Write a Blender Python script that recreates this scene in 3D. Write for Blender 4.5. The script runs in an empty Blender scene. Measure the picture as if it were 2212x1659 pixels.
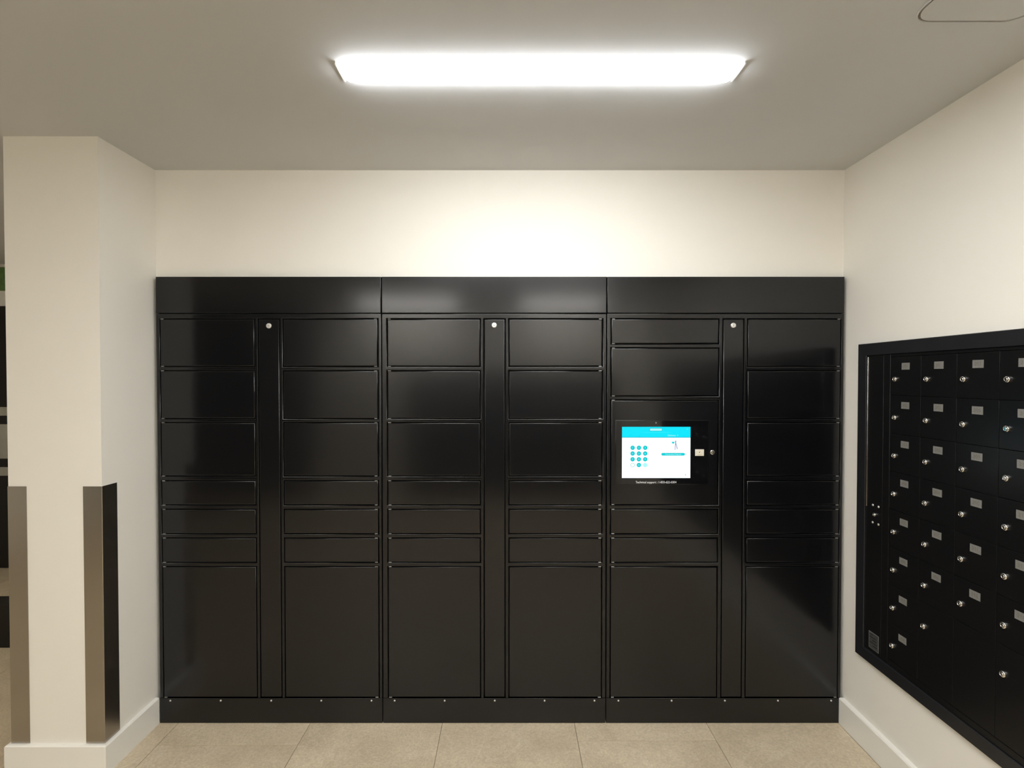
import bpy, bmesh, math, random
from mathutils import Matrix, Vector
random.seed(7)
S = bpy.context.scene
C = S.collection

# ------------------------------------------------------------------ camera, world, exposure
F_PX, W_PX, H_PX = 1066.0, 2212, 1659
cd = bpy.data.cameras.new('camera'); cam = bpy.data.objects.new('camera', cd); C.objects.link(cam)
cd.sensor_fit = 'HORIZONTAL'; cd.sensor_width = 36.0
cd.lens = F_PX / W_PX * 36.0
cd.shift_x = 5.0 / W_PX
cd.shift_y = 4.5 / W_PX
cd.clip_start = 0.02
cam.location = (0, -2.2, 1.551)
cam.rotation_euler = (math.pi / 2 - math.atan(0.015), 0, 0)
S.camera = cam

w = bpy.data.worlds.new('world'); S.world = w; w.use_nodes = True
w.node_tree.nodes['Background'].inputs[0].default_value = (1.0, 0.92, 0.8, 1)
w.node_tree.nodes['Background'].inputs[1].default_value = 0.02

S.view_settings.view_transform = 'Standard'
S.view_settings.look = 'None'
S.view_settings.exposure = 0.0
S.view_settings.gamma = 1.0
S.view_settings.use_curve_mapping = False

ALCOVE_LAMP = 37.0      # radiance of the fixture above the lockers
LOBBY_FILL = 38.0        # radiance of the unseen fill panels added behind the camera
HALL_FILL = 12.0  # unseen panel added to light the side hall
OVERHEAD_FILL = 46.0  # unseen panel added to lift the side walls and floor

# ------------------------------------------------------------------ materials
def new_mat(name):
    m = bpy.data.materials.new(name); m.use_nodes = True
    nt = m.node_tree
    return m, nt, nt.nodes['Principled BSDF']

def principled(name, col, rough=0.5, metal=0.0, spec=0.5, bump=None, vary=None, coat=0.0):
    m, nt, b = new_mat(name)
    b.inputs['Base Color'].default_value = (*col, 1)
    b.inputs['Roughness'].default_value = rough
    b.inputs['Metallic'].default_value = metal
    b.inputs['Specular IOR Level'].default_value = spec
    if coat:
        b.inputs['Coat Weight'].default_value = coat
        b.inputs['Coat Roughness'].default_value = 0.15
    tc = nt.nodes.new('ShaderNodeTexCoord')
    if bump:
        n = nt.nodes.new('ShaderNodeTexNoise'); n.inputs['Scale'].default_value = bump[0]
        n.inputs['Detail'].default_value = 3.0
        bp = nt.nodes.new('ShaderNodeBump'); bp.inputs['Strength'].default_value = bump[1]
        bp.inputs['Distance'].default_value = bump[2]
        nt.links.new(tc.outputs['Object'], n.inputs['Vector'])
        nt.links.new(n.outputs['Fac'], bp.inputs['Height'])
        nt.links.new(bp.outputs['Normal'], b.inputs['Normal'])
    if vary:
        n2 = nt.nodes.new('ShaderNodeTexNoise'); n2.inputs['Scale'].default_value = vary[0]
        n2.inputs['Detail'].default_value = 5.0
        r = nt.nodes.new('ShaderNodeValToRGB')
        k = vary[1]
        r.color_ramp.elements[0].position = 0.3; r.color_ramp.elements[1].position = 0.7
        r.color_ramp.elements[0].color = (*[c * (1 - k) for c in col], 1)
        r.color_ramp.elements[1].color = (*[min(1, c * (1 + k)) for c in col], 1)
        nt.links.new(tc.outputs['Object'], n2.inputs['Vector'])
        nt.links.new(n2.outputs['Fac'], r.inputs['Fac'])
        nt.links.new(r.outputs['Color'], b.inputs['Base Color'])
    return m

def emit(name, col, s):
    m, nt, b = new_mat(name)
    b.inputs['Base Color'].default_value = (0.005, 0.005, 0.005, 1)
    b.inputs['Roughness'].default_value = 0.3
    b.inputs['Specular IOR Level'].default_value = 0.1
    b.inputs['Emission Color'].default_value = (*col, 1)
    b.inputs['Emission Strength'].default_value = s
    return m

M = {}
M['wall'] = principled('wall_paint', (0.86, 0.832, 0.765), 0.55, spec=0.3, bump=(420, 0.12, 0.0006), vary=(1.3, 0.012))
M['ceil'] = principled('ceiling_paint', (0.60, 0.60, 0.60), 0.85, spec=0.15, bump=(600, 0.12, 0.0005), vary=(1.7, 0.012))
M['white'] = principled('white_gloss_trim', (0.86, 0.84, 0.78), 0.35, bump=(200, 0.05, 0.0004))
M['black'] = principled('black_powder_coat', (0.0014, 0.0017, 0.0028), 0.34, spec=0.15, bump=(700, 0.30, 0.0005), vary=(30, 0.06), coat=0.74)
M['groove'] = principled('black_inner_steel', (0.004, 0.004, 0.004), 0.6, spec=0.2, vary=(20, 0.1))
M['mail'] = principled('black_anodised_aluminium', (0.006, 0.006, 0.0065), 0.30, spec=0.3, bump=(900, 0.15, 0.0003), vary=(30, 0.08))
M['mailtrim'] = principled('black_satin_trim', (0.012, 0.0125, 0.015), 0.36, spec=0.5, bump=(900, 0.15, 0.0003), vary=(25, 0.08))
M['chrome'] = principled('chrome', (0.72, 0.70, 0.67), 0.16, 1.0, vary=(300, 0.06))
M['zinc'] = principled('bright_zinc', (0.80, 0.79, 0.77), 0.38, 0.7, vary=(200, 0.05))
M['hingepin'] = principled('dull_steel_pin', (0.30, 0.30, 0.30), 0.3, 0.9, vary=(200, 0.05))
M['key'] = principled('keyway', (0.01, 0.01, 0.01), 0.5, vary=(100, 0.1))
M['plate'] = principled('engraved_number_plate', (0.20, 0.195, 0.18), 0.5, 0.0, bump=(500, 0.1, 0.0003), vary=(160, 0.10))
M['digits'] = principled('plate_digits', (0.145, 0.135, 0.115), 0.55, vary=(300, 0.1))
M['sticker'] = principled('grey_sticker', (0.055, 0.055, 0.056), 0.45, vary=(120, 0.25))
M['stickerrim'] = principled('sticker_rim', (0.16, 0.16, 0.16), 0.4, vary=(120, 0.1))
M['glass'] = principled('black_glass', (0.004, 0.004, 0.005), 0.06, spec=0.5, vary=(10, 0.05))
M['ivory'] = principled('ivory_plastic', (0.74, 0.69, 0.58), 0.4, vary=(100, 0.05))
M['text'] = principled('white_print', (0.85, 0.85, 0.88), 0.5, vary=(100, 0.03))
M['lampbody'] = principled('white_enamel', (0.82, 0.82, 0.80), 0.4, vary=(40, 0.02))
M['grout'] = principled('grout', (0.28, 0.24, 0.18), 0.9, bump=(300, 0.3, 0.001), vary=(60, 0.15))
M['dark'] = principled('dark_stained_panel', (0.007, 0.0065, 0.006), 0.4, spec=0.3, vary=(6, 0.2))
M['darkglass'] = principled('dark_wall_glass', (0.004, 0.004, 0.005), 0.08, vary=(4, 0.1))
M['greyband'] = principled('grey_frosted_band', (0.33, 0.32, 0.27), 0.45, vary=(8, 0.1))
M['green'] = principled('green_notice', (0.12, 0.22, 0.06), 0.6, vary=(20, 0.2))
M['lamp'] = emit('lamp_diffuser', (0.945, 0.975, 1.0), ALCOVE_LAMP)
M['lobby_fill'] = emit('lobby_fill_diffuser', (1.0, 0.975, 0.925), LOBBY_FILL)
M['overhead_fill'] = emit('overhead_fill_diffuser', (0.98, 0.98, 0.97), OVERHEAD_FILL)
M['hall_fill'] = emit('hall_fill_diffuser', (1.0, 0.92, 0.80), HALL_FILL)
M['scr_white'] = emit('screen_white', (0.93, 1.0, 1.0), 1.25)
M['scr_cyan'] = emit('screen_cyan', (0.0, 0.80, 1.0), 1.0)
M['scr_line'] = emit('screen_teal_line', (0.0, 0.35, 0.50), 0.9)
M['scr_btn'] = emit('screen_button_teal', (0.0, 0.66, 0.72), 1.0)
M['scr_ring'] = emit('screen_button_rim', (0.0, 0.42, 0.48), 1.0)
M['scr_pale'] = emit('screen_pale_cyan', (0.42, 0.97, 0.98), 1.0)
M['scr_mint'] = emit('screen_mint', (0.32, 0.74, 0.66), 1.0)
M['scr_blue'] = emit('screen_blue', (0.10, 0.13, 0.42), 1.0)
M['scr_skin'] = emit('screen_dark', (0.05, 0.08, 0.16), 1.0)

# brushed steel of the corner guards
def steel():
    m, nt, b = new_mat('brushed_stainless')
    b.inputs['Metallic'].default_value = 1.0
    b.inputs['Roughness'].default_value = 0.24
    b.inputs['Base Color'].default_value = (0.42, 0.385, 0.345, 1)
    tc = nt.nodes.new('ShaderNodeTexCoord'); mp = nt.nodes.new('ShaderNodeMapping')
    mp.inputs['Scale'].default_value = (600, 600, 3)
    n = nt.nodes.new('ShaderNodeTexNoise'); n.inputs['Scale'].default_value = 1.0
    bp = nt.nodes.new('ShaderNodeBump'); bp.inputs['Strength'].default_value = 0.08; bp.inputs['Distance'].default_value = 0.0005
    nt.links.new(tc.outputs['Object'], mp.inputs['Vector']); nt.links.new(mp.outputs['Vector'], n.inputs['Vector'])
    nt.links.new(n.outputs['Fac'], bp.inputs['Height']); nt.links.new(bp.outputs['Normal'], b.inputs['Normal'])
    return m
M['steel'] = steel()

# stone-look porcelain of the floor tiles
def stone():
    m, nt, b = new_mat('beige_stone_tile')
    L = nt.links.new
    tc = nt.nodes.new('ShaderNodeTexCoord'); oi = nt.nodes.new('ShaderNodeObjectInfo')
    off = nt.nodes.new('ShaderNodeVectorMath'); off.operation = 'SCALE'
    cmb = nt.nodes.new('ShaderNodeCombineXYZ')
    mul = nt.nodes.new('ShaderNodeMath'); mul.operation = 'MULTIPLY'; mul.inputs[1].default_value = 37.0
    L(oi.outputs['Random'], mul.inputs[0])
    for i in range(3): L(mul.outputs[0], cmb.inputs[i])
    add = nt.nodes.new('ShaderNodeVectorMath'); add.operation = 'ADD'
    L(tc.outputs['Object'], add.inputs[0]); L(cmb.outputs[0], add.inputs[1])
    def noise(scale, det, dist=0.0, rough=0.6):
        n = nt.nodes.new('ShaderNodeTexNoise'); n.inputs['Scale'].default_value = scale
        n.inputs['Detail'].default_value = det; n.inputs['Distortion'].default_value = dist
        n.inputs['Roughness'].default_value = rough
        L(add.outputs[0], n.inputs['Vector']); return n
    n1 = noise(4.5, 8, 0.4, 0.62)
    r1 = nt.nodes.new('ShaderNodeValToRGB')
    e = r1.color_ramp.elements
    e[0].position = 0.30; e[0].color = (0.52, 0.43, 0.30, 1)
    e[1].position = 0.72; e[1].color = (0.69, 0.585, 0.42, 1)
    L(n1.outputs['Fac'], r1.inputs['Fac'])
    # pale veins
    n2 = noise(2.2, 5, 0.9, 0.6)
    r2 = nt.nodes.new('ShaderNodeValToRGB')
    e = r2.color_ramp.elements
    e[0].position = 0.485; e[0].color = (0, 0, 0, 1)
    e[1].position = 0.50; e[1].color = (0.28, 0.28, 0.28, 1)
    e2 = r2.color_ramp.elements.new(0.515); e2.color = (0, 0, 0, 1)
    L(n2.outputs['Fac'], r2.inputs['Fac'])
    mx = nt.nodes.new('ShaderNodeMix'); mx.data_type = 'RGBA'
    L(r2.outputs['Color'], mx.inputs['Factor']); L(r1.outputs['Color'], mx.inputs[6])
    mx.inputs[7].default_value = (0.74, 0.65, 0.52, 1)
    # fine speckle
    n3 = noise(120, 2)
    r3 = nt.nodes.new('ShaderNodeValToRGB')
    r3.color_ramp.elements[0].position = 0.25; r3.color_ramp.elements[0].color = (0.82, 0.82, 0.82, 1)
    r3.color_ramp.elements[1].position = 0.75; r3.color_ramp.elements[1].color = (1.12, 1.12, 1.12, 1)
    L(n3.outputs['Fac'], r3.inputs['Fac'])
    m2 = nt.nodes.new('ShaderNodeMix'); m2.data_type = 'RGBA'; m2.blend_type = 'MULTIPLY'
    m2.inputs['Factor'].default_value = 1.0
    L(mx.outputs[2], m2.inputs[6]); L(r3.outputs['Color'], m2.inputs[7])
    L(m2.outputs[2], b.inputs['Base Color'])
    b.inputs['Roughness'].default_value = 0.42
    bp = nt.nodes.new('ShaderNodeBump'); bp.inputs['Strength'].default_value = 0.12; bp.inputs['Distance'].default_value = 0.0008
    L(n1.outputs['Fac'], bp.inputs['Height']); L(bp.outputs['Normal'], b.inputs['Normal'])
    return m
M['stone'] = stone()

# ------------------------------------------------------------------ mesh helpers
PHI = math.radians(64)      # how far the rolled sheet-metal edges turn before the square return
class MB:
    """collects quads / polygons into one mesh"""
    def __init__(s): s.v, s.f, s.mi, s.sm = [], [], [], []
    def quad(s, pts, mi=0, smooth=False):
        i = len(s.v); s.v += [tuple(p) for p in pts]; s.f.append(tuple(range(i, i + len(pts)))); s.mi.append(mi); s.sm.append(smooth)
    def box(s, a, b, mi=0):
        x0, y0, z0 = a; x1, y1, z1 = b
        P = [(x0,y0,z0),(x1,y0,z0),(x1,y1,z0),(x0,y1,z0),(x0,y0,z1),(x1,y0,z1),(x1,y1,z1),(x0,y1,z1)]
        for q in ((0,3,2,1),(4,5,6,7),(0,1,5,4),(1,2,6,5),(2,3,7,6),(3,0,4,7)):
            s.quad([P[k] for k in q], mi)
    def loops(s, rings, mi=0, smooth=True, cap0=None, cap1=None):
        n = len(rings[0]); base = len(s.v)
        for r in rings: s.v += [tuple(p) for p in r]
        for k in range(len(rings) - 1):
            for j in range(n):
                a = base + k*n + j; b = base + k*n + (j+1) % n
                s.f.append((a, b, b + n, a + n)); s.mi.append(mi); s.sm.append(smooth)
        if cap0 is not None: s.f.append(tuple(base + j for j in reversed(range(n)))); s.mi.append(cap0); s.sm.append(False)
        if cap1 is not None:
            o = base + (len(rings)-1)*n
            s.f.append(tuple(o + j for j in range(n))); s.mi.append(cap1); s.sm.append(False)
    def panel(s, x0, x1, z0, z1, yf, yb, r=0.0025, seg=3, mi=0):
        """sheet-metal panel facing -Y with rounded front edges"""
        rings = []
        rings.append([(x0,yb,z0),(x1,yb,z0),(x1,yb,z1),(x0,yb,z1)])
        for k in range(seg + 1):
            a = PHI * (1 - k / seg)
            d = r*(math.sin(PHI) - math.sin(a)); y = yf + r*(1 - math.cos(a))
            rings.append([(x0+d,y,z0+d),(x1-d,y,z0+d),(x1-d,y,z1-d),(x0+d,y,z1-d)])
        s.loops(rings, mi, True, cap1=mi)
    def lathe(s, c, prof, n=20, axis='y', mi=0, smooth=True, cap0=None, cap1=None):
        """profile of (radius, distance towards -Y from c)"""
        rings = []
        for r, d in prof:
            ring = []
            for j in range(n):
                t = 2*math.pi*j/n
                if axis == 'y': ring.append((c[0]+r*math.cos(t), c[1]-d, c[2]+r*math.sin(t)))
                else: ring.append((c[0]+r*math.cos(t), c[1]+r*math.sin(t), c[2]+d))
            rings.append(ring)
        s.loops(rings, mi, smooth, cap0, cap1)
    def disc(s, cx, y, cz, r, n=24, mi=0):
        s.quad([(cx+r*math.cos(2*math.pi*j/n), y, cz+r*math.sin(2*math.pi*j/n)) for j in range(n)], mi)
    def rrect(s, x0, x1, z0, z1, y, r, n=5, mi=0):
        P = []
        for cx, cz, a0 in ((x1-r,z0+r,-90),(x1-r,z1-r,0),(x0+r,z1-r,90),(x0+r,z0+r,180)):
            for k in range(n+1):
                a = math.radians(a0 + 90*k/n); P.append((cx+r*math.cos(a), y, cz+r*math.sin(a)))
        s.quad(P, mi); return P
    def addmesh(s, me, mat, mi=0):
        b = len(s.v)
        s.v += [tuple(mat @ v.co) for v in me.vertices]
        for p in me.polygons:
            s.f.append(tuple(b + k for k in p.vertices)); s.mi.append(mi); s.sm.append(False)
    def mesh(s, name, mats):
        me = bpy.data.meshes.new(name)
        me.from_pydata(s.v, [], s.f)
        for m in (mats if isinstance(mats, (list, tuple)) else [mats]): me.materials.append(M[m])
        for p, mi, sm in zip(me.polygons, s.mi, s.sm): p.material_index = mi; p.use_smooth = sm
        bm = bmesh.new(); bm.from_mesh(me)
        bmesh.ops.remove_doubles(bm, verts=bm.verts, dist=1e-6)
        bm.to_mesh(me); bm.free()
        sm = [p.use_smooth for p in me.polygons]
        me.set_sharp_from_angle(angle=math.radians(50))
        me.polygons.foreach_set('use_smooth', sm)
        return me
    def build(s, name, mats, parent=None, loc=(0,0,0)):
        return link(name, s.mesh(name, mats), parent, loc)

def link(name, me, parent=None, loc=(0,0,0)):
    o = bpy.data.objects.new(name, me); C.objects.link(o); o.parent = parent; o.location = loc
    return o
def empty(name, loc=(0,0,0), rz=0.0):
    o = bpy.data.objects.new(name, None); C.objects.link(o); o.location = loc; o.rotation_euler = (0,0,rz)
    o.empty_display_size = 0.1
    return o
def tag(o, label, cat, group=None):
    o['label'] = label; o['category'] = cat
    if group: o['group'] = group
    return o
def struct(o): o['kind'] = 'structure'; return o

def text_mesh(txt, size, align='CENTER'):
    cu = bpy.data.curves.new('lettering', 'FONT'); cu.body = txt; cu.size = size
    cu.align_x = align; cu.align_y = 'CENTER'; cu.resolution_u = 3
    o = bpy.data.objects.new('lettering', cu); C.objects.link(o)
    me = bpy.data.meshes.new_from_object(o.evaluated_get(bpy.context.evaluated_depsgraph_get()))
    bpy.data.objects.remove(o); bpy.data.curves.remove(cu)
    return me
UP = Matrix.Rotation(math.pi/2, 4, 'X')      # text faces -Y
def place(x, y, z): return Matrix.Translation((x, y, z)) @ UP

# ------------------------------------------------------------------ the room
CEIL = 2.487; XL = -1.592; XR = 1.503; YW = 0.030; XC = -1.957; YC = -0.280
REAR = -4.25; HALLX = -4.7; HALLY = 1.85

# floor: grout bed and tiles
m = MB(); m.box((HALLX-.1, REAR-.1, -0.06), (XR+.1, HALLY+.1, -0.0035))
floor = struct(m.build('floor', 'grout'))
TW, TL, G = 0.5943, 1.19, 0.0013
tile_me = MB()
hw, hl, e = TW/2-G, TL/2-G, 0.0008
tile_me.loops([[(-hw,-hl,-.0035),(hw,-hl,-.0035),(hw,hl,-.0035),(-hw,hl,-.0035)],
               [(-hw,-hl,-e),(hw,-hl,-e),(hw,hl,-e),(-hw,hl,-e)],
               [(-hw+e,-hl+e,0),(hw-e,-hl+e,0),(hw-e,hl-e,0),(-hw+e,hl-e,0)]], 0, False, cap1=0)
tile_me = tile_me.mesh('floor_tile', 'stone')
joint = {0: -0.1325, 1: -0.73, 2: -0.53, 3: -0.1085, 4: -0.70}
for k in range(-6, 6):
    cx = -0.8975 + TW*(k-0.5) + 0.0
    j0 = joint.get(k+0, -0.1325 - 0.37*((k*5) % 3))
    y = j0 - TL*4 + TL/2
    while y - TL/2 < HALLY:
        if y + TL/2 > REAR:
            o = link('floor_tile', tile_me, floor, (cx, y, 0))
        y += TL

m = MB(); m.box((HALLX-.1, REAR-.1, CEIL), (XR+.15, HALLY+.1, CEIL+.1)); ceiling = struct(m.build('ceiling', 'ceil'))
m = MB(); m.box((XL, YW, 2.009), (XR, YW+.55, CEIL)); struct(m.build('wall_back', 'wall'))
m = MB(); m.box((XL, 0.52, 0), (XR, 0.58, 2.009)); struct(m.build('wall_alcove', 'wall'))
m = MB(); m.box((XC, YC, 0), (XL, 1.2, CEIL)); struct(m.build('wall_left', 'wall'))
m = MB(); m.box((XR, REAR-.1, 0), (XR+.15, 0.58, CEIL)); struct(m.build('wall_right', 'wall'))
m = MB(); m.box((-2.55, REAR-.1, 0), (XR, REAR, CEIL)); wr = struct(m.build('wall_rear', 'wall'))
m = MB(); m.box((HALLX, REAR-.1, 0), (-2.55, REAR, CEIL)); struct(m.build('wall_rear_dark', 'darkglass'))  # unseen dark glass wall, added to match the dark reflection at left
m = MB(); m.box((HALLX-.1, REAR-.1, 0), (HALLX, HALLY+.1, CEIL)); struct(m.build('wall_hall', 'wall'))
m = MB(); m.box((HALLX, HALLY, 0), (XC+.3, HALLY+.1, CEIL)); struct(m.build('wall_hall_end', 'wall'))
# unseen dark panels added on the rear wall to match the lockers' dim reflection
m = MB()
for k in range(4):
    m.panel(-1.33+k*0.675, -1.33+(k+1)*0.675-0.006, 0.0, 1.64, 0.0, 0.04)
o = m.build('rear_reflection_panel', 'dark'); o.rotation_euler = (0, 0, math.pi); o.location = (0.02, REAR+0.041, 0); struct(o)

# baseboards
BH, BT = 0.117, 0.016
def base_profile(t, h): return [(0, 0), (t, 0), (t, h-0.004), (t-0.004, h), (0, h)]
m = MB()
# left: along the column's front and back to the lockers (mitred at the corner)
pts = base_profile(BT, BH)
path = [((XC, 0.6), (-1, 0)), ((XC, YC), (-1, -1)), ((XL, YC), (1, -1)), ((XL, -0.0015), (1, 0))]
rings = [[(p[0]+n[0]*t, p[1]+n[1]*t, h) for t, h in pts] for p, n in path]
m.loops(rings, 0, False, cap0=0, cap1=0); struct(m.build('baseboard_left', 'white'))
m = MB()
path = [((XR, -0.0015), (-1, 0)), ((XR, REAR), (-1, 0))]
rings = [[(p[0]-t, p[1], h) for t, h in base_profile(0.022, BH)] for p, n in path]
m.loops(rings, 0, False, cap0=0, cap1=0); struct(m.build('baseboard_right', 'white'))

# ------------------------------------------------------------------ parcel lockers
LOCK_PROF = [(0.0125, 0.0), (0.0125, 0.0035), (0.0118, 0.0045), (0.0085, 0.0048), (0.0080, 0.0040), (0.0, 0.0040)]
def lock_mesh(name, r=0.0115, tilt=0.0):
    q = MB()
    k = r/0.0125
    q.lathe((0, 0, 0), [(a*k, b*k) for a, b in LOCK_PROF[:-1]], 24, mi=0, cap1=0)
    # keyway: raised barrel with a dark slot
    q.lathe((0, -0.0040*k, 0), [(0.0042*k, 0), (0.0042*k, 0.0012*k), (0.0036*k, 0.0016*k)], 16, mi=0, cap1=0)
    c, s = math.cos(tilt), math.sin(tilt)
    hw_, hh_ = 0.0009*k, 0.0034*k
    y = -0.0058*k
    P = [(-hw_, -hh_), (hw_, -hh_), (hw_, hh_), (-hw_, hh_)]
    q.quad([(a*c-b*s, y, a*s+b*c) for a, b in P], 1)
    return q.mesh(name, ['zinc', 'key'])
locker_lock = lock_mesh('lock', 0.0115, 0.0)
locker_lock_b = lock_mesh('lock', 0.0115, math.radians(70))
q = MB(); q.lathe((0,0,0), [(0.0040,0),(0.0040,0.0012),(0.0030,0.0022),(0.0012,0.0026)], 12, cap1=0)
screw_me = q.mesh('screw', 'zinc')
q = MB()   # hinge knuckle showing at a door's corner
q.lathe((0,0,0), [(0.0008,-0.0068),(0.0022,-0.0062),(0.0022,0.0062),(0.0008,0.0068)], 10, axis='z', cap0=0, cap1=0)
for i, v in enumerate(q.v): q.v[i] = (v[2], v[1], v[0])
hinge_me = q.mesh('hinge', 'hingepin')

GAP = 0.0028; RAD = 0.0036
ROWS = [(1.8157,1.6067),(1.5855,1.3738),(1.3541,1.1164),(1.0936,0.9866),(0.9658,0.8570),(0.8365,0.7283),(0.7075,0.1176)]
ROWS3 = [(1.8160,1.7073),(1.6865,1.4746),(1.4540,0.9883),(0.9660,0.8570),(0.8365,0.7283),(0.7075,0.1176)]
POST = [(1.8157, 0.1176)]

def locker_unit(x0, x1, cols, label, screws, lockpos, lockme):
    t = empty('parcel_locker', ((x0+x1)/2, 0, 0)); ox = (x0+x1)/2
    tag(t, label, 'locker', 'parcel lockers along the back of the alcove')
    # carcass
    b = MB()
    zt, zb = 2.004, 0.006
    D0, D1 = 0.022, 0.45
    b.box((x0-ox, D0, zb), (x0-ox+.015, D1, zt)); b.box((x1-ox-.015, D0, zb), (x1-ox, D1, zt))
    b.box((x0-ox+.015, D0, zt-.015), (x1-ox-.015, D1, zt)); b.box((x0-ox+.015, D0, zb), (x1-ox-.015, D1, zb+.015))
    b.box((x0-ox+.015, D1-.01, zb+.015), (x1-ox-.015, D1, zt-.015))
    b.box((x0-ox+.015, D0+.001, zb+.015), (x1-ox-.015, D0+.006, zt-.015))
    b.build('body', 'groove', t)
    # header
    h = MB(); h.panel(x0-ox+.0008, x1-ox-.0008, 1.8432, 2.004, -0.0005, 0.022, 0.0022); h.build('header_panel', 'black', t)
    # front frame with one rounded opening for each door
    holes = []
    for (cx0, cx1, rows) in cols:
        for (zt_, zb_) in rows: holes.append((cx0-GAP-ox, cx1+GAP-ox, zb_-GAP, zt_+GAP))
    fz0, fz1 = 0.1148, 1.8400
    R = RAD
    fx0, fx1 = x0-ox+.0008, x1-ox-.0008
    f = MB()
    # side-wise rounded outer edge
    seg = 3
    rings = [[(fx0,0.02,fz0),(fx1,0.02,fz0),(fx1,0.02,fz1),(fx0,0.02,fz1)]]
    for k in range(seg+1):
        a = math.pi/2*k/seg; d = 0.002*(1-math.cos(a)); y = 0.002*(1-math.sin(a))
        rings.append([(fx0+d,y,fz0+d*0),(fx1-d,y,fz0+d*0),(fx1-d,y,fz1-d),(fx0+d,y,fz1-d)])
    f.loops(rings, 0, True)
    gx0, gx1, gz0, gz1 = fx0+.002, fx1-.002, fz0, fz1-.002
    RS = R*math.sin(PHI)
    big = [(a-RS, b_+RS, max(c-RS, gz0), d+RS) for a, b_, c, d in holes]
    xs = sorted(set([round(v, 6) for hh in big for v in hh[:2]] + [round(gx0,6), round(gx1,6)]))
    zs = sorted(set([round(v, 6) for hh in big for v in hh[2:]] + [round(gz0,6), round(gz1,6)]))
    for i in range(len(xs)-1):
        for j in range(len(zs)-1):
            mx_, mz_ = (xs[i]+xs[i+1])/2, (zs[j]+zs[j+1])/2
            if any(a < mx_ < b_ and c < mz_ < d for a, b_, c, d in big): continue
            f.quad([(xs[i],0,zs[j]),(xs[i+1],0,zs[j]),(xs[i+1],0,zs[j+1]),(xs[i],0,zs[j+1])])
    for (a, b_, c, d), bg in zip(holes, big):
        rings = []
        lo = bg[2] > gz0 + 1e-6
        for k in range(seg+1):
            an = PHI*k/seg; e_ = R*(math.sin(PHI)-math.sin(an)); y = R*(1-math.cos(an))
            zl = c-e_ if lo else max(c-e_, gz0)
            rings.append([(a-e_,y,zl),(a-e_,y,d+e_),(b_+e_,y,d+e_),(b_+e_,y,zl)])
        rings.append([(a,0.02,max(c,gz0)),(a,0.02,d),(b_,0.02,d),(b_,0.02,max(c,gz0))])
        f.loops(rings, 0, True)
    f.build('frame', 'black', t)
    # kick plate
    k = MB(); k.panel(x0-ox+.0006, x1-ox-.0006, 0.001, 0.1132, -0.0012, 0.02, 0.0015); kp = k.build('kick_plate', 'black', t)
    for sx in screws: link('screw', screw_me, kp, (sx-ox, -0.0012, 0.1029))
    # doors
    for ci, (cx0, cx1, rows) in enumerate(cols):
        for ri, (zt_, zb_) in enumerate(rows):
            d = MB(); dx0, dx1, dz0, dz1 = cx0+GAP*.35-ox, cx1-GAP*.35-ox, zb_+GAP*.35, zt_-GAP*.35
            mxx, mzz = (dx0+dx1)/2, (dz0+dz1)/2
            hwx, hhz = (dx1-dx0)/2, (dz1-dz0)/2
            d.panel(-hwx, hwx, -hhz, hhz, 0, 0.018, RAD)
            if ci == 1:
                o = d.build('access_panel', 'black', t, (mxx, 0.0004, mzz))
                link('lock', lockme, o, (lockpos[0]-ox-mxx, 0, lockpos[1]-mzz))
            else:
                o = d.build('door', 'black', t, (mxx, 0.0, mzz))
                sx = -1 if ci == 0 else 1
                for sz in (-1, 1):
                    link('hinge', hinge_me, o, (sx*(hwx-0.008), 0.0008, sz*(hhz+0.0016)))
    return t

U1 = locker_unit(-1.5745, -0.5722, [(-1.5561,-1.1368,ROWS), (-1.1193,-1.0261,POST), (-1.0086,-0.5883,ROWS)],
    'black parcel locker unit standing against the white wall on the left', (-1.5263,-1.2997,-1.0728,-0.8475,-0.6216), (-1.0713,1.7862), locker_lock_b)
U2 = locker_unit(-0.5698, 0.4313, [(-0.5450,-0.1323,ROWS), (-0.1134,-0.0216,POST), (-0.0025,0.4123,ROWS)],
    'middle black parcel locker unit, between the other two', (-0.5176,-0.2926,-0.0675,0.1569,0.3814), (-0.0690,1.7889), locker_lock)
U3 = locker_unit(0.4337, 1.4888, [(0.4529,0.9307,ROWS3), (0.9515,1.0418,POST), (1.0607,1.4738,ROWS)],
    'black parcel locker unit with the lit touch screen', (0.4893,0.7283,0.9678,1.2066,1.4462), (0.9951,1.7879), locker_lock)

# ------------------------------------------------------------------ touch-screen kiosk in the right-hand unit
OX = U3.location.x
tb = MB()
tb.panel(0.4715-OX, 0.9265-OX, 1.0775, 1.3665, -0.0022, 0.002, 0.0015)
sur = tb.build('kiosk_surround', 'black', U3)
tb = MB(); tb.panel(0.4735-OX, 0.8865-OX, 1.0800, 1.3645, -0.0040, -0.0022, 0.0012)
tab = tb.build('tablet', 'glass', U3)
tab['label'] = 'black glass tablet with a lit white and cyan screen'
Y0 = -0.0043
SX0, SX1, SZ0, SZ1, SZH = 0.5006-OX, 0.8058-OX, 1.1077, 1.3365, 1.2882
q = MB(); q.quad([(SX0,Y0,SZ0),(SX1,Y0,SZ0),(SX1,Y0,SZH),(SX0,Y0,SZH)])
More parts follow.
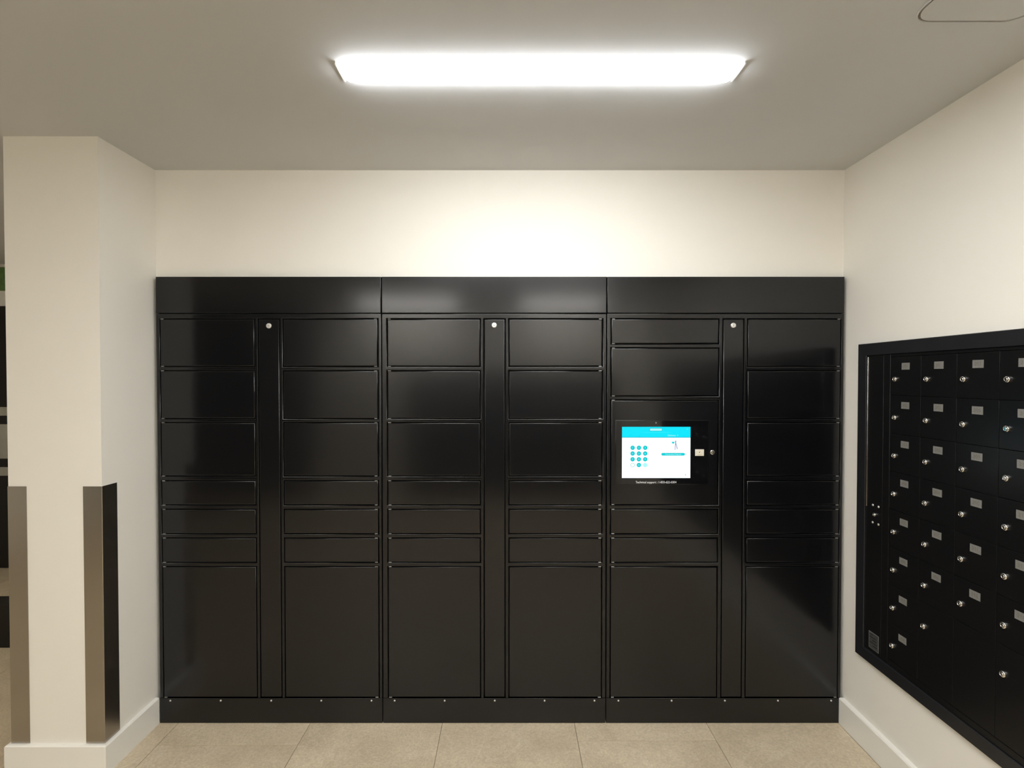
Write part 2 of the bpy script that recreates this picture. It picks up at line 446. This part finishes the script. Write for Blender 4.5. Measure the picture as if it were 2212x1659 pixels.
# small foot note on the page
q.disc(0.7840-OX, Y0-.0002, 1.1222, 0.0022, 12, 1)
for k in range(5): q.quad([(0.7635-OX+k*.003, Y0-.0002, 1.1218), (0.7655-OX+k*.003, Y0-.0002, 1.1218), (0.7655-OX+k*.003, Y0-.0002, 1.1226), (0.7635-OX+k*.003, Y0-.0002, 1.1226)], 2)
q.build('screen', ['scr_white', 'scr_ring', 'scr_pale'], tab)
q = MB(); q.quad([(SX0,Y0,SZH),(SX1,Y0,SZH),(SX1,Y0,SZ1),(SX0,Y0,SZ1)], 0)
q.quad([(SX0,Y0-.0002,SZH),(SX1,Y0-.0002,SZH),(SX1,Y0-.0002,SZH+.0022),(SX0,Y0-.0002,SZH+.0022)], 1)
q.rrect(0.6230-OX, 0.6800-OX, 1.3175, 1.3305, Y0-.0002, 0.003, mi=1)
q.rrect(0.6245-OX, 0.6785-OX, 1.3190, 1.3290, Y0-.0004, 0.002, mi=2)
q.addmesh(text_mesh('Delivery  >', 0.0105), place(0.7280-OX, Y0-.0003, 1.2980), 2)
q.quad([(0.588-OX,Y0-.0002,1.3112),(0.720-OX,Y0-.0002,1.3112),(0.720-OX,Y0-.0002,1.3119),(0.588-OX,Y0-.0002,1.3119)], 3)
q.quad([(0.789-OX,Y0-.0002,1.3255),(0.794-OX,Y0-.0002,1.3255),(0.794-OX,Y0-.0002,1.3268),(0.789-OX,Y0-.0002,1.3268)], 2)
M['scr_faint'] = emit('screen_faint_cyan', (0.10, 0.88, 1.0), 1.0)
q.build('header_band', ['scr_cyan', 'scr_line', 'scr_pale', 'scr_faint'], tab)
keys = '123456789'
for i in range(12):
    cx = 0.5482 + 0.0280*(i % 3) - OX; cz = 1.2431 - 0.02573*(i//3)
    q = MB()
    if i == 9:   mats = ['scr_mint', 'scr_white', 'scr_white']; ra, rb = 0.0098, 0.0072
    elif i == 11: mats = ['scr_pale', 'scr_pale', 'scr_white']; ra, rb = 0.0098, 0.008
    else:        mats = ['scr_ring', 'scr_btn', 'scr_pale']; ra, rb = 0.0098, 0.0081
    q.disc(0, 0, 0, ra, 24, 0); q.disc(0, -.0001, 0, rb, 24, 1)
    ch = keys[i] if i < 9 else ('0' if i == 10 else None)
    if ch: q.addmesh(text_mesh(ch, 0.0095), place(0, -.0002, 0), 2)
    q.build('key_button', mats, tab, (cx, Y0-.0001, cz))
q = MB()
q.rrect(0.6761-OX, 0.7813-OX, 1.2080, 1.2200, Y0-.0001, 0.0059, mi=0)
q.rrect(0.6775-OX, 0.7799-OX, 1.2092, 1.2188, Y0-.0002, 0.0047, mi=1)
q.addmesh(text_mesh('Contactless Deposit', 0.0086), place(0.7287-OX, Y0-.0003, 1.2140), 2)
q.build('pill_button', ['scr_ring', 'scr_btn', 'scr_pale'], tab)
# small flat drawing of a figure carrying a parcel
q = MB(); yy = Y0-.0002
def poly(pts, mi): q.quad([(x-OX, yy, z) for x, z in pts], mi)
fx, fz = 0.7400, 1.2735
q.disc(fx+.0002-OX, yy, fz-.0005, 0.0022, 12, 2)
poly([(fx-.0018,fz-.0030),(fx+.0020,fz-.0030),(fx+.0016,fz-.0105),(fx-.0014,fz-.0105)], 0)
poly([(fx-.0090,fz-.0040),(fx+.0004,fz-.0040),(fx+.0004,fz-.0055),(fx-.0090,fz-.0055)], 2)
poly([(fx-.0172,fz-.0035),(fx-.0060,fz-.0035),(fx-.0060,fz-.0125),(fx-.0172,fz-.0105)], 1)
poly([(fx-.0018,fz-.0105),(fx+.0010,fz-.0105),(fx-.0020,fz-.0400),(fx-.0042,fz-.0400)], 0)
poly([(fx-.0004,fz-.0105),(fx+.0018,fz-.0105),(fx+.0085,fz-.0330),(fx+.0070,fz-.0400),(fx+.0055,fz-.0330)], 0)
q.build('screen_drawing', ['scr_blue', 'scr_btn', 'scr_skin'], tab)
q = MB(); q.addmesh(text_mesh('Technical support : 1-833-622-0304', 0.0142), place(0, 0, 0))
xs_ = [v[0] for v in q.v]; k = 0.182/(max(xs_)-min(xs_))
q.v = [(v[0]*k, v[1], v[2]) for v in q.v]
q.build('support_number', 'text', tab, (0.6530-OX, Y0, 1.0885))
q = MB(); q.lathe((0,0,0), [(0.0032,0),(0.0032,0.0006),(0.0022,0.0006)], 16, cap1=1)
q.build('front_camera', ['chrome', 'sticker'], tab, (0.6518-OX, -0.0040, 1.3543))
q = MB(); q.panel(-0.0196, 0.0196, -0.0146, 0.0146, -0.004, 0.0, 0.003); q.disc(-.001, -0.0042, 0.002, 0.0022, 12, 1)
q.quad([(-.011,-.0041,-.0085),(.011,-.0041,-.0085),(.011,-.0041,-.0073),(-.011,-.0041,-.0073)], 2)
o = q.build('reader_button', ['ivory', 'key', 'greyband'], U3, (0.8461-OX, -0.0041, 1.2215)); o['label'] = 'small ivory plastic reader button'
o = link('lock', lock_mesh('lock', 0.0105, math.radians(20)), U3, (0.9042-OX, -0.0022, 1.2228)); o['label'] = 'round keyed lock'
o.data.materials[0] = M['chrome']

# ------------------------------------------------------------------ mailbox bank on the right wall
MBX = empty('mailbox_bank', (XR, 0, 0), -math.pi/2)      # local x runs towards the room, local -y faces the room
tag(MBX, 'black wall mailbox bank with chrome locks on the right wall', 'mailbox')
NC, CW, CU0, RH, ZT = 16, 0.1437, 0.2660, 0.1483, 1.6350
U_IN0, U_OUT0 = 0.150, 0.091
U_IN1 = CU0 + NC*CW + 0.02; U_OUT1 = U_IN1 + 0.055
Z_O0, Z_O1, Z_I0, Z_I1 = 0.374, 1.697, 0.4215, 1.6475
# outer trim: mitred picture-frame of a sloping section
m = MB()
def frame_ring(du, y): return [(U_OUT0+du, y, Z_O0+du), (U_OUT1-du, y, Z_O0+du), (U_OUT1-du, y, Z_O1-du), (U_OUT0+du, y, Z_O1-du)]
iw = U_IN0 - U_OUT0
rings = [frame_ring(0, -0.0005), frame_ring(0, -0.014), frame_ring(0.002, -0.016), frame_ring(0.048, -0.016), frame_ring(0.0495, -0.0145), frame_ring(0.0495, -0.004)]
m.loops(rings, 0, False); m.build('trim_frame', 'mailtrim', MBX)
m = MB(); m.box((U_OUT0+.01, -0.006, Z_O0+.01), (U_OUT1-.01, -0.0005, Z_O1-.01)); m.build('back_plate', 'groove', MBX)
# left service strip with a lock, four rivets and a sticker
m = MB(); m.panel(0.1475, 0.2295, Z_I0+.003, Z_I1+.003-.004, -0.0105, -0.005, 0.0018); st = m.build('service_strip', 'mail', MBX)
m = MB(); m.panel(0.1432, 0.1468, 1.02, 1.6405, -0.0135, -0.005, 0.0012); m.build('edge_glint', 'chrome', MBX)  # chrome strip stands in for light caught on the inner frame edge
q = MB(); q.lathe((0,0,0), [(0.0048,0),(0.0048,0.001),(0.0030,0.0026),(0.0010,0.0030)], 12, cap1=0)
rivet = q.mesh('rivet', 'zinc')
for u, z in ((0.1800,1.0322),(0.2110,1.0322),(0.1795,0.9608),(0.2115,0.9608)): link('rivet', rivet, st, (u, -0.0105, z))
def mail_lock(r):
    q = MB()
    q.lathe((0,0,0), [(r,0),(r,0.0045),(r*.93,0.0062),(r*.78,0.0072),(r*.62,0.0074),(r*.56,0.0066)], 20, cap1=0)
    q.lathe((0,-0.0066,0), [(r*.42,0),(r*.42,0.0010),(r*.34,0.0015)], 14, cap1=0)
    y = -0.00815; hh, hw2 = r*.30, r*.075; t = math.radians(-35); c, s = math.cos(t), math.sin(t)
    q.quad([(a*c-b*s, y, a*s+b*c) for a, b in ((-hw2,-hh),(hw2,-hh),(hw2,hh),(-hw2,hh))], 1)
    # keyed notch bridging the rim
    q.quad([(a*c-b*s, -0.0075, a*s+b*c) for a, b in ((-r*.12,r*.55),(r*.12,r*.55),(r*.12,r*.95),(-r*.12,r*.95))], 1)
    return q.mesh('lock', ['chrome', 'key'])
mlock = mail_lock(0.0100)
link('lock', mail_lock(0.0075), st, (0.1935, -0.0105, 0.9960))
m = MB(); m.panel(0.1660, 0.2200, 0.4385, 0.5070, -0.0115, -0.0105, 0.0003, mi=1)
m.quad([(0.1685,-0.0116,0.4410),(0.2175,-0.0116,0.4410),(0.2175,-0.0116,0.5045),(0.1685,-0.0116,0.5045)], 0)
for k, (a, b_) in enumerate(((.171,.190),(.173,.205),(.186,.208),(.172,.212),(.190,.214))):
    z = 0.499 - k*0.011
    m.quad([(a,-0.0117,z-.0028),(b_,-0.0117,z-.0028),(b_,-0.0117,z),(a,-0.0117,z)], 2)
o = m.build('rating_sticker', ['sticker', 'stickerrim', 'groove'], st); o['label'] = 'small grey sticker with a pale rim'
m = MB(); m.panel(0.2310, CU0-.001, Z_I0+.003, Z_I1-.001, -0.0112, -0.005, 0.0018); m.build('door_stile', 'mail', MBX)
m = MB(); m.panel(CU0, U_IN1-.006, Z_I0+.001, ZT-8*RH-.001, -0.0108, -0.005, 0.0012); m.build('bottom_rail', 'mail', MBX)
m = MB(); m.panel(CU0, U_IN1-.006, ZT+.001, Z_I1-.001, -0.0108, -0.005, 0.0012); m.build('top_rail', 'mail', MBX)
m = MB(); m.panel(CU0+NC*CW+.001, U_IN1-.002, Z_I0+.003, Z_I1-.001, -0.0112, -0.005, 0.0018); m.build('door_stile', 'mail', MBX)
g = 0.0008
def mdoor(h):
    q = MB(); q.panel(-CW/2+g, CW/2-g, -h/2+g, h/2-g, -0.0108, -0.005, 0.0007, 2); return q.mesh('mail_door', 'mail')
small, tall = mdoor(RH), mdoor(2*RH)
def plate(num):
    q = MB(); q.panel(-0.0188, 0.0188, -0.0128, 0.0128, -0.0008, 0.0, 0.0004, 1, 0)
    q.addmesh(text_mesh(num, 0.016), place(0, -0.0010, 0), 1)
    return q.mesh('number_plate', ['plate', 'digits'])
num = 0
first = {c: (101 if c == 0 else 201 + 100*((c-1)//4) + 6*((c-1) % 4)) for c in range(NC)}
for c in range(NC):
    uc = CU0 + (c+.5)*CW
    n = 8 if c == 0 else 6
    for r in range(n):
        zc = ZT - (r+.5)*RH
        o = link('mail_door', small, MBX, (uc, 0, zc))
        lz = 1.5492 - r*RH - zc - 0.0002
        link('lock', mlock, o, (-CW/2+0.0257, -0.0108, lz))
        link('number_plate', plate(str(first[c]+r)), o, (-CW/2+0.0738, -0.0108, lz+0.0490))
    if n == 6:
        zc = ZT - 7*RH
        o = link('mail_door', tall, MBX, (uc, 0, zc))
        if c != 2: link('lock', mlock, o, (-CW/2+0.0257, -0.0108, 1.5492-6*RH-zc))

# ------------------------------------------------------------------ corner guards
def guard(x, sgn, label):
    """L of brushed steel wrapped round a wall corner; sgn = side on which the second wing lies"""
    q = MB(); t = 0.0022; wg = 0.072; z0, z1 = BH+.0015, 1.131
    # outline in plan, corner at (x, YC)
    P = [(x-sgn*wg, YC-.0004), (x-sgn*wg, YC-t), (x+sgn*(t-.0012), YC-t), (x+sgn*t, YC-t+.0012), (x+sgn*t, YC+wg), (x+sgn*.0004, YC+wg), (x+sgn*.0004, YC-.0004)]
    if sgn < 0: P = P[::-1]
    q.loops([[(a, b, z0) for a, b in P], [(a, b, z1) for a, b in P]], 0, False, cap0=0, cap1=0)
    return tag(q.build('corner_guard', 'steel'), label, 'corner guard', 'steel corner guards on the wall end')
guard(XL, 1, 'brushed steel corner guard on the wall corner nearer the lockers')
guard(XC, -1, 'brushed steel corner guard on the leftmost wall corner')

# ------------------------------------------------------------------ ceiling fixtures
def fixture(name, x, y, L, wid, dep, lampmat, label):
    t = empty(name, (x, y, CEIL))
    tag(t, label, 'ceiling light')
    b = MB(); b.box((-L/2+.006, -wid/2+.012, -0.008), (L/2-.006, wid/2-.012, -0.0005)); b.build('base_tray', 'lampbody', t)
    # lens: rounded trough section, its ends drawn in
    def sec(xx, k, kd):
        P = []
        for j in range(13):
            a = math.pi*j/12
            P.append((xx, -wid/2*k*math.copysign(abs(math.cos(a))**0.7, math.cos(a)), -0.001-(dep-.001)*kd*math.sin(a)**0.75))
        return P
    d = MB()
    stn = [(-L/2+.004, .93, .12), (-L/2+.010, .97, .55), (-L/2+.022, 1, .92), (-L/2+.05, 1, 1), (0, 1, 1), (L/2-.05, 1, 1), (L/2-.022, 1, .92), (L/2-.010, .97, .55), (L/2-.004, .93, .12)]
    rr = [sec(*s_) for s_ in stn]
    base = len(d.v)
    for k in range(len(rr)-1):
        for j in range(12):
            d.quad([rr[k][j], rr[k][j+1], rr[k+1][j+1], rr[k+1][j]], 0, True)
    d.quad(rr[0], 0); d.quad(rr[-1][::-1], 0)
    d.build('diffuser', lampmat, t)
    for s_ in (-1, 1):
        e_ = MB(); xa, xb = sorted((s_*L/2, s_*(L/2+.004)))
        e_.box((xa, -wid/2-.006, -0.007), (xb, wid/2+.006, -0.0005)); e_.build('end_cap', 'lampbody', t)
    return t
fixture('ceiling_light', 0.090, -0.686, 1.206, 0.080, 0.023, 'lamp', 'lit linear white ceiling light above the lockers')
def fill_troffer(x, y, L, wid, lampmat, label):  # unseen panels, added to fill the room with light
    t = empty('ceiling_fill_panel', (x, y, CEIL)); tag(t, label, 'ceiling light', 'added fill panels out of view')
    b = MB(); a, c = L/2, wid/2
    for (p, q_) in (((-a-.02,-c-.02,-.008),(a+.02,-c,-.0005)), ((-a-.02,c,-.008),(a+.02,c+.02,-.0005)), ((-a-.02,-c,-.008),(-a,c,-.0005)), ((a,-c,-.008),(a+.02,c,-.0005))): b.box(p, q_)
    b.build('frame', 'lampbody', t)
    d = MB(); d.box((-a,-c,-.005), (a,c,-.0005)); d.build('diffuser', lampmat, t)
fill_troffer(-1.25, -3.85, 1.2, 0.30, 'lobby_fill', 'added fill panel on the lobby ceiling behind the camera, left one')
fill_troffer(0.65, -3.85, 1.0, 0.30, 'lobby_fill', 'added fill panel on the lobby ceiling behind the camera, right one')
fill_troffer(0.10, -1.50, 1.4, 0.16, 'overhead_fill', 'added fill panel on the ceiling, out of view near the camera')
fill_troffer(-3.6, -0.4, 0.30, 1.2, 'hall_fill', 'added fill panel, out of view over the side hall on the left')

# flush rounded access panel in the ceiling
q = MB()
def rr_xy(h, r, z, n=8):
    P = []
    for cx, cy, a0 in ((h-r,-h+r,-90),(h-r,h-r,0),(-h+r,h-r,90),(-h+r,-h+r,180)):
        for k in range(n+1):
            a = math.radians(a0+90*k/n); P.append((cx+r*math.cos(a), cy+r*math.sin(a), z))
    return P
q.loops([rr_xy(.150,.055,-.0002), rr_xy(.150,.055,-.0030), rr_xy(.1485,.0535,-.0042)], 0, True)
q.loops([rr_xy(.1485,.0535,-.0042), rr_xy(.1472,.0522,-.0042), rr_xy(.1472,.0522,-.0006)], 0, False)
q.loops([rr_xy(.1472,.0522,-.0006), rr_xy(.1418,.047,-.0006)], 1, False)  # gap floor coloured dark to stand for the shade in the joint
P = rr_xy(.1418,.047,-.0036); q.quad(P[::-1], 0)
q.loops([rr_xy(.1418,.047,-.0036), rr_xy(.1418,.047,-.0002)], 0, False)
o = q.build('ceiling_hatch', ['ceil', 'grout'], None, (1.187, -1.042, CEIL))
tag(o, 'flush rounded-corner access panel in the ceiling at upper right', 'access panel')

# ------------------------------------------------------------------ the side hall seen past the left wall end
m = MB(); m.box((-4.45, HALLY-.035, 0.004), (-3.55, HALLY-.001, 2.14)); dr = struct(m.build('door_1', 'dark'))
for z0, z1 in ((1.25,1.32),(0.90,1.18),(0.76,0.83)):
    m = MB(); m.panel(-4.40, -3.60, z0, z1, HALLY-.041, HALLY-.036, 0.002); m.build('pane', 'greyband', dr)
m = MB(); m.panel(-4.40, -3.70, 2.27, 2.46, HALLY-.012, HALLY-.001, 0.003); o = m.build('notice_board', 'green')
tag(o, 'green notice on the far wall at the left edge', 'notice')
m = MB(); m.panel(-3.35, -2.55, 0.0, 0.250, 0.62, 0.70, 0.004); m.panel(-3.36, -2.54, 0.250, 0.262, 0.612, 0.706, 0.003)
o = m.build('low_box', 'dark'); tag(o, 'low black box on the floor at the left edge of the photo', 'box')
